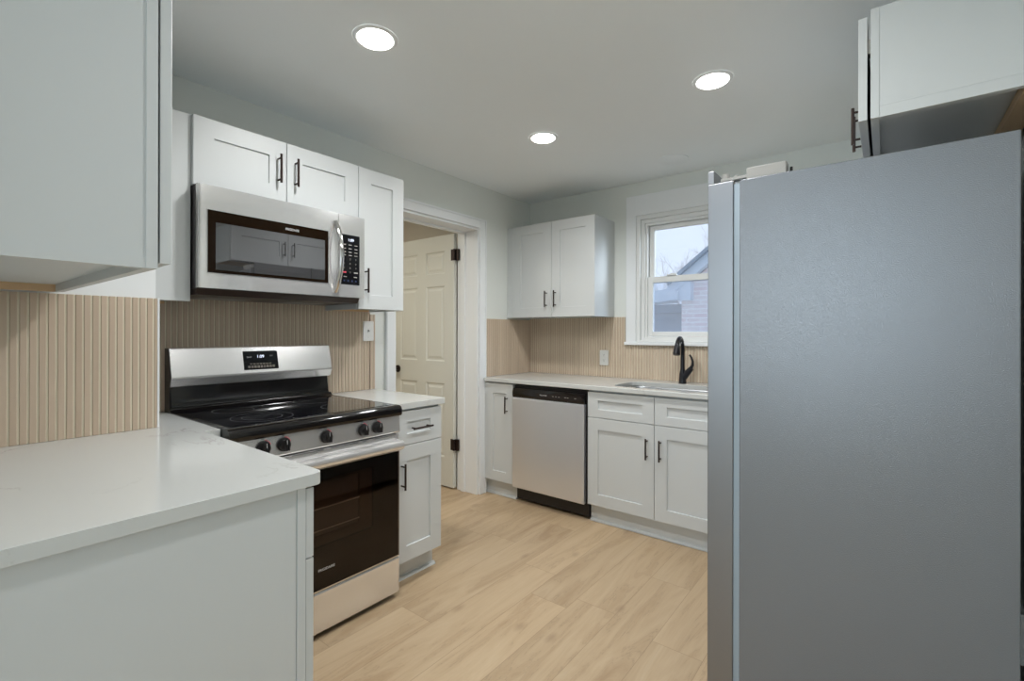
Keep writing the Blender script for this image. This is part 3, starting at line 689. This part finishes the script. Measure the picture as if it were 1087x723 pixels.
# ------------------------------------------------------------------ RANGE
RY0, RY1 = 0.7065, 1.4655
t = thing('electric_range', 'freestanding stainless electric range with black glass top and oven door', 'range', (0.34, 1.086, 0))
m = MB(); m.box(0.020, 0.640, RY0+0.002, RY1-0.002, 0.045, 0.880); m.box(0.020, 0.60, RY0+0.03, RY1-0.03, 0.012, 0.045)
for y in (RY0+0.06, RY1-0.06):
    for x in (0.08, 0.57): m.tube([(x, y, 0.0), (x, y, 0.02)], 0.018, 12)
build('body', m, BLKPL, t)
# cooktop: bull-nosed black frame + glass
m = MB(); m.prism([(0.075, 0.880), (0.655, 0.880), (0.665, 0.868), (0.684, 0.868), (0.690, 0.876), (0.690, 0.898), (0.684, 0.909), (0.672, 0.9145), (0.655, 0.9155), (0.100, 0.9155), (0.085, 0.921), (0.075, 0.932)], lambda a, b, k: Vector((a, RY0+k*(RY1-RY0), b)))
ck = build('cooktop_frame', m, BLKEN, t, smooth=True)
g = build('cooktop_glass', MB().prism(rrect(0.105, 0.640, RY0+0.022, RY1-0.022, 0.008), lambda a, b, k: Vector((a, b, 0.9157+0.0012*k))), BLKGL, t)
ring_m = plain('grey_burner_marking', (0.22, 0.22, 0.23), 0.3)
def ring(cx, cy, r, w=0.0012):
    m = MB(); n = 48
    a = [m.bm.verts.new((cx+r*math.cos(2*PI*k/n), cy+r*math.sin(2*PI*k/n), 0.91715)) for k in range(n)]
    b = [m.bm.verts.new((cx+(r-w)*math.cos(2*PI*k/n), cy+(r-w)*math.sin(2*PI*k/n), 0.91715)) for k in range(n)]
    for k in range(n): m.face([a[k], a[(k+1) % n], b[(k+1) % n], b[k]])
    return m
for cx, cy, r in ((0.50, 0.905, 0.115), (0.50, 1.270, 0.095), (0.235, 0.900, 0.082), (0.235, 1.275, 0.095), (0.225, 1.086, 0.055)):
    q = build('burner_ring', ring(cx, cy, r), ring_m, g)
    if r > 0.1: build('inner_ring', ring(cx, cy, 0.075), ring_m, q)
# backguard
y0, y1 = RY0+0.004, RY1-0.001
m = MB(); m.prism([(0.020, 0.900), (0.0745, 0.900), (0.0745, 0.932), (0.070, 0.940), (0.062, 0.985), (0.060, 1.020), (0.020, 1.020)], lambda a, b, k: Vector((a, y0+0.006+k*(y1-y0-0.016), b)))
build('backguard_riser', m, BLKEN, t, smooth=True)
m = MB(); m.prism([(0.015, 1.0205), (0.066, 1.0205), (0.072, 1.024), (0.089, 1.058), (0.089, 1.066), (0.058, 1.188), (0.050, 1.193), (0.015, 1.193)], lambda a, b, k: Vector((a, y0+k*(y1-y0), b)))
bgp = build('backguard', m, STEEL, t, bevel=0.001)
m = MB(); m.prism([(0.016, 0.90), (0.072, 0.90), (0.074, 1.02), (0.090, 1.06), (0.060, 1.190), (0.016, 1.190)], lambda a, b, k: Vector((a, RY0+k*0.0035, b)))
build('backguard_side', m, BLKPL, t)
# slanted display
tn = math.atan2(0.031, 0.122)
def FB(u, v, n):   # v measured up the slanted face from z=1.066
    return Vector((0.089 - math.sin(tn)*v + math.cos(tn)*n, u, 1.066 + math.cos(tn)*v + math.sin(tn)*n))
dsp = build('display_panel', MB().prism([(1.008, 0.014), (1.172, 0.014), (1.172, 0.106), (1.008, 0.106)], lambda a, b, k: FB(a, b, 0.0003+0.0012*k)), BLKGL, t)
text(dsp, 'clock_digits', '1:09', 0.021, FB, 1.088, 0.078, 0.0018, LED)
text(dsp, 'panel_writing', 'BAKE', 0.010, FB, 1.035, 0.076, 0.0018, INK); text(dsp, 'panel_writing', 'OFF', 0.009, FB, 1.140, 0.080, 0.0018, INK)
m = MB()
for i in range(9): m.prism([(1.026+0.0145*i, 0.022), (1.037+0.0145*i, 0.022), (1.037+0.0145*i, 0.034), (1.026+0.0145*i, 0.034)], lambda a, b, k: FB(a, b, 0.0015+0.0005*k))
for i in range(7): m.prism([(1.036+0.0150*i, 0.039), (1.047+0.0150*i, 0.039), (1.047+0.0150*i, 0.045), (1.036+0.0150*i, 0.045)], lambda a, b, k: FB(a, b, 0.0015+0.0005*k))
build('keypad', m, plain('grey_key_print', (0.25, 0.22, 0.18), 0.4), dsp)
# control panel (slightly slanted) with five knobs
m = MB(); m.prism([(0.640, 0.786), (0.672, 0.786), (0.677, 0.792), (0.672, 0.868), (0.640, 0.868)], lambda a, b, k: Vector((a, RY0+0.001+k*(RY1-RY0-0.002), b)))
cp = build('control_panel', m, STEEL, t, bevel=0.001)
FP = lambda u, v, n: Vector((0.677 - 0.005*(v-0.792)/0.076 + n, u, v))
for ky in (0.828, 0.904, 1.081, 1.257, 1.331):
    m = MB(); z = 0.830
    m.tube([FP(ky, z, 0.0004), FP(ky, z, 0.006), FP(ky, z, 0.009)], [0.0265, 0.0265, 0.0235], 28)
    m.tube([FP(ky, z, 0.009), FP(ky, z, 0.026), FP(ky, z, 0.029)], [0.0205, 0.0185, 0.016], 28)
    k = build('knob', m, BLKPL, cp, smooth=True)
    m = MB()
    for du in (-0.008, 0.0, 0.008): m.prism([(ky+du-0.0022, z-0.021), (ky+du+0.0022, z-0.021), (ky+du+0.0022, z+0.021), (ky+du-0.0022, z+0.021)], lambda a, b, kk: FP(a, b, 0.012+0.022*kk))
    build('grip', m, BLKPL, k, bevel=0.001)
    build('pointer', MB().prism([(ky-0.0008, z+0.004), (ky+0.0008, z+0.004), (ky+0.0008, z+0.020), (ky-0.0008, z+0.020)], lambda a, b, kk: FP(a, b, 0.0341+0.0003*kk)), INK, k)
    m = MB()
    for j in range(7):
        a = math.radians(20+j*9); m.prism([(ky+0.029*math.cos(a)-0.0024, z+0.029*math.sin(a)-0.0020), (ky+0.029*math.cos(a)+0.0024, z+0.029*math.sin(a)-0.0020), (ky+0.029*math.cos(a)+0.0024, z+0.029*math.sin(a)+0.0024)], lambda a_, b_, kk: FP(a_, b_, 0.0003+0.0002*kk))
    build('dial_marks', m, REDINK, cp)
    text(cp, 'dial_writing', 'OFF', 0.007, FP, ky, z+0.032, 0.0006, DGREY)
# oven door
FD = FX(0.676)
m = MB(); m.box(0.641, 0.670, RY0+0.004, RY1-0.004, 0.700, 0.780)
vt = build('door_top_rail', m, STEEL, t, bevel=0.003)
m = MB()
for a, b in ((0.76, 0.905), (0.942, 1.075), (1.107, 1.241), (1.262, 1.285), (1.320, 1.447)): m.prism([(a, 0.7745), (b, 0.7745), (b, 0.7775), (a, 0.7775)], lambda p, q, k: Vector((0.668+0.0026*k, p, q)))
build('vent_slots', m, DGREY, vt)
m = MB(); pr = [(0.6702, 0.701), (0.684, 0.700), (0.702, 0.706), (0.716, 0.718), (0.720, 0.732), (0.714, 0.746), (0.700, 0.752), (0.690, 0.748), (0.6702, 0.7525)]
m.prism(pr, lambda a, b, k: Vector((a, RY0+0.006+k*(RY1-RY0-0.012), b)))
build('oven_handle', m, SATIN, t, smooth=True)
m = MB(); y0, y1 = RY0+0.004, RY1-0.004; wy0, wy1, wz0, wz1 = 0.850, 1.322, 0.375, 0.652
m.box(0.641, 0.668, y0, wy0, 0.204, 0.699); m.box(0.641, 0.668, wy1, y1, 0.204, 0.699); m.box(0.641, 0.668, wy0, wy1, 0.204, wz0); m.box(0.641, 0.668, wy0, wy1, wz1, 0.699)
od = build('oven_door', m, BLKEN, t)
build('door_glass', MB().box(0.6685, 0.676, y0, y1, 0.204, 0.6995), OVENGL, od)
m = MB(); a0, a1, b0, b1 = wy0+0.055, wy1-0.065, 0.415, 0.637
for p in ((wy0, a0, wz0, wz1), (a1, wy1, wz0, wz1), (a0, a1, wz0, b0), (a0, a1, b1, wz1)): m.box(0.641, 0.655, *p)
build('window_frame', m, plain('brown_window_mask', (0.10, 0.065, 0.045), 0.3), od)
m = MB(); m.box(0.6405, 0.645, a0, a1, b0, b1); build('window_backing', m, plain('oven_interior_grey', (0.20, 0.17, 0.15), 0.5), od)
for z in (0.440, 0.531): build('oven_rack', MB().tube([(0.6600, a0+0.002, z), (0.6600, a1-0.004, z)], 0.0026, 8), RACKM, od)
text(od, 'brand_lettering', 'FRIGIDAIRE', 0.0148, FD, 1.086, 0.283, 0.0006, INK)
m = MB(); m.box(0.630, 0.668, RY0+0.004, RY1-0.004, 0.045, 0.186); m.prism([(0.668, 0.045), (0.674, 0.050), (0.675, 0.186), (0.672, 0.192), (0.664, 0.195), (0.655, 0.190), (0.655, 0.045)], lambda a, b, k: Vector((a, RY0+0.0035+k*(RY1-RY0-0.007), b)))
for v in m.bm.verts:
    if v.co.z < 0.051: v.co.z -= 0.022
build('storage_drawer', m, STEEL, t, bevel=0.001)
build('door_bottom_trim', MB().box(0.655, 0.677, RY0+0.004, RY1-0.004, 0.1985, 0.2038), CHROME, od)

# ------------------------------------------------------------------ MICROWAVE
MY0, MY1 = 0.7115, 1.4660
t = thing('over_range_microwave', 'stainless over-the-range microwave mounted under the short wall cabinet', 'microwave', (0.2, 1.09, 1.41))
m = MB(); m.box(0.0125, 0.358, MY0+0.004, MY1-0.004, 1.4375, 1.8525)
build('body', m, DARKP, t)
m = MB(); m.prism([(0.0125, 1.412), (0.335, 1.412), (0.352, 1.437), (0.0125, 1.437)], lambda a, b, k: Vector((a, MY0+0.006+k*(MY1-MY0-0.012), b)))
bs = build('base', m, plain('brown_black_base', (0.03, 0.018, 0.014), 0.35), t, bevel=0.001)
for a in (0.80, 1.17): build('grease_filter', MB().box(0.05, 0.17, a, a+0.20, 1.4105, 1.4118), GREYP, bs)
SPL = 1.318    # seam between door and control column
xf = 0.385
gz0, gz1 = 1.500, 1.750
def plate_with_hole(mb, u0, u1, v0, v1, a0, a1, b0, b1, x0, x1):
    mb.box(x0, x1, u0, a0, v0, v1); mb.box(x0, x1, a1, u1, v0, v1); mb.box(x0, x1, a0, a1, v0, b0); mb.box(x0, x1, a0, a1, b1, v1)
m = MB(); plate_with_hole(m, MY0, SPL-0.0012, 1.4375, 1.8475, MY0+0.032, SPL-0.055, gz0, gz1, 0.3585, xf)
bmesh.ops.remove_doubles(m.bm, verts=m.bm.verts[:], dist=1e-5)
dr_ = build('microwave_door', m, STEELG, t)
build('door_edge', MB().box(0.3585, xf+0.0015, MY0-0.0005, MY0+0.006, 1.4375, 1.8475), CHROME, dr_, bevel=0.001)
gl = build('door_glass', MB().box(0.3585, xf-0.002, MY0+0.032, SPL-0.055, gz0, gz1), MWGL, dr_)
m = MB()
for q in ((MY0+0.0285, MY0+0.032, gz0-0.0035, gz1+0.002), (MY0+0.032, SPL-0.055, gz0-0.0035, gz0), (SPL-0.055, SPL-0.053, gz0-0.0035, gz1+0.002)): m.box(xf-0.004, xf+0.0012, *q)
build('glass_trim', m, CHROME, gl)
build('viewing_window', MB().box(xf-0.0019, xf-0.0014, MY0+0.062, SPL-0.0705, 1.513, 1.703), MWIN, gl)
text(dr_, 'brand_lettering', 'FRIGIDAIRE', 0.0145, FX(xf-0.0018), 1.088, 1.7255, 0.0006, INK, sx=0.85)
m = MB(); plate_with_hole(m, SPL+0.0012, MY1, 1.4375, 1.8475, SPL+0.012, MY1-0.028, gz0, gz1, 0.3585, xf)
bmesh.ops.remove_doubles(m.bm, verts=m.bm.verts[:], dist=1e-5)
cc = build('control_column', m, STEELG, t)
kp = build('keypad_panel', MB().box(0.3585, xf-0.001, SPL+0.012, MY1-0.028, gz0, gz1), BLKGL, t)
FK = FX(xf-0.001); kc = (SPL+0.012+MY1-0.028)/2
text(kp, 'clock_digits', '1:09', 0.020, FK, kc+0.004, 1.724, 0.0005, LED)
def keys(nm, pts, w, h, mat):
    for u, v in pts: build(nm, MB().prism([(u-w, v-h), (u+w, v-h), (u+w, v+h), (u-w, v+h)], lambda a, b, k: Vector((xf-0.0009+0.0003*k, a, b))), mat, kp)
GPR = plain('soft_grey_print', (0.35, 0.33, 0.30), 0.5)
keys('key_legend', [(kc+du, z) for z in (1.700, 1.681, 1.664, 1.648) for du in (-0.033, 0.0, 0.033)], 0.009, 0.0022, GPR)
for i, z in enumerate((1.628, 1.606, 1.584)):
    for j in range(3): text(kp, 'key_digit', str(i*3+j+1), 0.012, FK, kc+(j-1)*0.033, z, 0.0005, GPR)
text(kp, 'key_digit', '0', 0.012, FK, kc, 1.562, 0.0005, GPR)
keys('cancel_key', [(kc-0.033, 1.562)], 0.011, 0.003, REDINK)
keys('start_key', [(kc+0.033, 1.562)], 0.011, 0.003, GPR)
keys('key_legend', [(kc-0.028, 1.540), (kc+0.030, 1.540)], 0.009, 0.002, GPR)
keys('light_keys', [(kc+du, 1.520) for du in (-0.033, -0.011, 0.011, 0.033)], 0.004, 0.004, BLUEKEY)
# bowed handle
m = MB(); n = 14; hy = 1.300; prs = []
for k in range(n+1):
    s_ = k/n; z = 1.462 + s_*(1.800-1.462); bow = 0.052*math.sin(PI*s_)**0.75
    prs.append((z, xf + 0.001 + bow))
rings = []
for i, (z, x) in enumerate(prs):
    th = 0.009; wd = 0.0125
    d = Vector((prs[min(i+1, n)][1]-prs[max(i-1, 0)][1], 0, prs[min(i+1, n)][0]-prs[max(i-1, 0)][0])).normalized(); nn = Vector((d.z, 0, -d.x))
    c = Vector((x, hy, z)) + nn*(th/2)
    rings.append([m.bm.verts.new(c + nn*(th*math.sin(2*PI*q/12)) + Vector((0, wd*math.cos(2*PI*q/12), 0))) for q in range(12)])
for a, b in zip(rings, rings[1:]):
    for q in range(12): m.face([a[q], a[(q+1) % 12], b[(q+1) % 12], b[q]])
m.face(rings[0][::-1]); m.face(rings[-1])
build('door_handle', m, CHROME, dr_, smooth=True)

# ------------------------------------------------------------------ DISHWASHER
t = thing('dishwasher', 'stainless dishwasher with black control strip between two base cabinets', 'dishwasher', (0.61, 3.1, 0))
X0, X1 = 0.309, 0.928
m = MB(); m.box(X0, X1, 2.835, B-0.03, 0.118, 0.872)
build('body', m, BLKPL, t)
yf = 2.806
m = MB(); m.prism([(yf+0.004, 0.782), (yf-0.002, 0.790), (yf-0.006, 0.800), (yf-0.006, 0.826), (yf+0.002, 0.850), (yf+0.008, 0.853), (yf+0.028, 0.853), (yf+0.028, 0.782)], lambda a, b, k: Vector((X0+0.003+k*(0.918-X0-0.003), a, b)))
cpn = build('control_panel', m, BLKEN, t, smooth=True)
FW = FYm(yf-0.0062)
build('touch_panel', MB().prism(rrect(0.525, 0.900, 0.796, 0.830, 0.006), lambda a, b, k: FW(a, b, 0.0003*k)), plain('brown_black_gloss', (0.016, 0.010, 0.008), 0.2), cpn)
text(cpn, 'brand_lettering', 'FRIGIDAIRE', 0.011, FW, 0.590, 0.817, 0.0006, INK, sx=1.1)
for a in (0.665, 0.690, 0.715, 0.765, 0.785, 0.845): build('key_legend', MB().prism([(a, 0.814), (a+0.013, 0.814), (a+0.013, 0.818), (a, 0.818)], lambda p, q, k: FW(p, q, 0.0004+0.0002*k)), GPR, cpn)
m = MB(); m.prism([(yf+0.028, 0.118), (yf+0.002, 0.113), (yf-0.003, 0.117), (yf-0.004, 0.125), (yf-0.004, 0.776), (yf, 0.7808), (yf+0.028, 0.7808)], lambda a, b, k: Vector((X0+0.003+k*(0.916-X0-0.003), a, b)))
build('dishwasher_door', m, STEELV, t, bevel=0.0015)
m = MB(); m.box(0.313, 0.928, 2.860, 2.878, 0.018, 0.112); m.box(0.320, 0.921, 2.857, 2.860, 0.026, 0.104)
build('toe_panel', m, BLKPL, t, bevel=0.001)
for x in (0.36, 0.87): build('foot', MB().box(x, x+0.03, 2.90, 2.93, 0.0, 0.118), BLKPL, t)

# ------------------------------------------------------------------ REFRIGERATOR
FY0, FY1 = 1.645, 2.555
t = thing('refrigerator', 'tall side-by-side stainless refrigerator with textured grey side, at right', 'refrigerator', (2.4, 2.1, 0))
m = MB(); m.box(2.135, 2.757, FY0, FY1, 0.025, 1.7505)
build('body', m, FRSIDE, t, bevel=0.003)
for x in (2.2, 2.7):
    for y in (FY0+0.06, FY1-0.06): build('foot', MB().tube([(x, y, 0), (x, y, 0.0245)], 0.02, 12), BLKPL, t)
m = MB()
m.box(2.10, 2.14, FY0+0.02, FY1-0.02, 0.03, 0.10)
build('base_grille', m, BLKPL, t)
for i, (a, b) in enumerate(((FY0-0.001, 2.098), (2.103, FY1+0.001))):
    m = MB(); m.box(2.0385, 2.1165, a, b, 0.055, 1.752); m.box(2.0385, 2.058, a, b, 1.752, 1.795)
    d = build('refrigerator_door', m, FRSTEEL, t, bevel=0.002)
    build('door_gasket', MB().box(2.1168, 2.1348, a+0.006, b-0.006, 0.06, 1.742), GASK, d)
    m = MB(); hy_ = b-0.045 if i == 0 else a+0.045
    m.tube([(2.038, hy_, 0.55), (1.992, hy_, 0.58), (1.988, hy_, 1.0), (1.992, hy_, 1.42), (2.038, hy_, 1.45)], 0.011, 12)
    build('door_handle', m, FRSTEEL, d, smooth=True)
for a, s in ((FY0+0.012, 1), (FY1-0.012, -1)):
    y0, y1 = sorted((a, a+s*0.045))
    m = MB(); m.box(2.152, 2.264, y0, y1, 1.7508, 1.789)
    h = build('hinge_cover', m, GREYP, t, bevel=0.003)
    m = MB(); m.box(2.072, 2.152, y0+0.008, y1-0.008, 1.7605, 1.770); m.tube([(2.086, (y0+y1)/2, 1.7525), (2.086, (y0+y1)/2, 1.785)], 0.0125, 16)
    m.tube([(2.118, (y0+y1)/2, 1.7605), (2.118, (y0+y1)/2, 1.777)], 0.006, 10)
    build('hinge_arm', m, GREYP, h, bevel=0.001)
    m = MB(); m.tube([(2.274, (y0+y1)/2, 1.7508), (2.274, (y0+y1)/2, 1.772)], 0.004, 8); build('screw', m, BLKPL, h)

# water-line box low on the wall behind the refrigerator
o = build('water_line_box', MB().box(XR-0.022, XR-0.001, 2.02, 2.16, 0.29, 0.44), PLATE, loc=(XR-0.001, 2.09, 0.29), bevel=0.003)
tag(o, 'small white water line box low on the wall behind the refrigerator', 'utility box')

# ------------------------------------------------------------------ CEILING LIGHTS
def can(x, y, lab):
    t = thing('recessed_light', lab, 'ceiling light', (x, y, H), 'lit recessed ceiling lights')
    m = MB(); n = 40; prof = [(0.068, H-0.0045), (0.074, H-0.006), (0.083, H-0.004), (0.086, H-0.0005)]
    rings = [[m.bm.verts.new((x+r*math.cos(2*PI*k/n), y+r*math.sin(2*PI*k/n), z)) for k in range(n)] for r, z in prof]
    for a, b in zip(rings, rings[1:]):
        for k in range(n): m.face([a[k], a[(k+1) % n], b[(k+1) % n], b[k]])
    build('trim_ring', m, TRIM, t, smooth=True)
    build('lens', MB().tube([(x, y, H-0.0005), (x, y, H-0.0045), (x, y, H-0.0095), (x, y, H-0.011)], [0.0685, 0.0685, 0.064, 0.050], 40), LENS, t)
    area('recessed_lamp', (x, y, H-0.0125), (0, 0, 0), 0.12, 0.13, CAN_W, (0.975, 0.985, 0.985), 'DISK', spread=math.radians(155))
can(0.933, 1.135, 'lit round recessed ceiling light nearest the wall cabinets at left')
can(0.915, 2.320, 'lit round recessed ceiling light in front of the doorway, smallest in view')
can(1.882, 2.265, 'lit round recessed ceiling light nearest the refrigerator')
can(1.890, 1.110, 'added out-of-view recessed ceiling light above the floor between the near counter and refrigerator')  # out of view, added on the grid of the others for more ambient light
o = build('ceiling_cover_plate', MB().tube([(1.396, 3.137, H-0.0005), (1.396, 3.137, H-0.004), (1.396, 3.137, H-0.006)], [0.092, 0.092, 0.088], 40), CEILP, loc=(1.396, 3.137, H-0.006), smooth=True)
tag(o, 'unlit round cover plate on the ceiling near the window wall', 'ceiling plate')

# ------------------------------------------------------------------ OUTSIDE
build('lawn', MB().box(-14, 14, B+0.25, 30, -0.95, -0.9), GRASS, kind='structure')
YN = 7.5
t = thing('neighbor_house', 'brick house with pale eaves seen through the kitchen window', 'house', (1.5, YN, -0.9))
XL = -0.014; peak = 3.4
def rz(x): return 2.03 + (x+0.156)*0.80          # top line of the rake
m = MB(); m.prism([(XL, -0.9), (7.0, -0.9), (7.0, rz(XL)-0.2), (peak, rz(peak)-0.2), (XL, rz(XL)-0.2)], lambda a, b, k: Vector((a, YN+k*6.0, b)))
build('brick_wall', m, BRICK, t)
def rake(d0, d1, y0, y1):
    m = MB(); xs = -0.16
    m.prism([(xs, rz(xs)-d1), (peak, rz(peak)-d1), (7.1, rz(xs)-d1), (7.1, rz(xs)-d0), (peak, rz(peak)-d0), (xs, rz(xs)-d0)], lambda a, b, k: Vector((a, y0+k*(y1-y0), b)))
    return m
build('rake_board', rake(0.03, 0.20, YN-0.16, YN-0.02), SIDING, t)
build('roof', rake(-0.03, 0.03, YN-0.24, YN+6.0), ROOFM, t)
build('eave_return', MB().box(-0.185, 0.172, YN-0.14, YN-0.005, 1.765, 2.04), SIDING, t)
build('frieze_step', MB().prism([(-0.20, 1.76), (XL, 1.78), (XL, 1.90), (-0.20, 1.90)], lambda a, b, k: Vector((a, YN-0.20+0.05*k, b))), SIDING, t)
m = MB(); m.prism([(-3.5, 1.60), (-0.20, 1.76), (-0.20, 1.965), (-0.30, 1.94), (-3.5, 1.78)], lambda a, b, k: Vector((a, YN-0.1+0.5*k, b)))
build('gutter', m, SIDING, t)
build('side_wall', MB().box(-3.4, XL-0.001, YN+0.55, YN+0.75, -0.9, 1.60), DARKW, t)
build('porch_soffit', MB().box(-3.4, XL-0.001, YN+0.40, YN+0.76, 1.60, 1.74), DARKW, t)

m = MB()
def branch(p, d, ln, r, dep):
    q = p + d*ln; mid = (p+q)/2 + Vector((random.uniform(-1, 1), random.uniform(-1, 1), random.uniform(-1, 1)))*ln*0.05
    m.tube([p, mid, q], [r, r*0.85, r*0.7], 5 if dep < 5 else 3, cap=False)
    if dep <= 0: return
    for k in range(3 if dep < 5 else 4):
        ax = Vector((random.uniform(-1, 1), random.uniform(-1, 1), random.uniform(-0.4, 0.9))).normalized()
        branch(q if k else mid, (d*0.75 + ax*0.75 + Vector((0, 0, 0.12))).normalized(), ln*random.uniform(0.62, 0.8), r*0.6, dep-1)
branch(Vector((-2.3, 15.5, -0.9)), Vector((0.03, 0, 1)), 1.68, 0.085, 6)
o = build('bare_tree', m, BARK, loc=(-2.3, 15.5, -0.9))
tag(o, 'bare winter tree rising behind the brick house outside the window', 'tree')
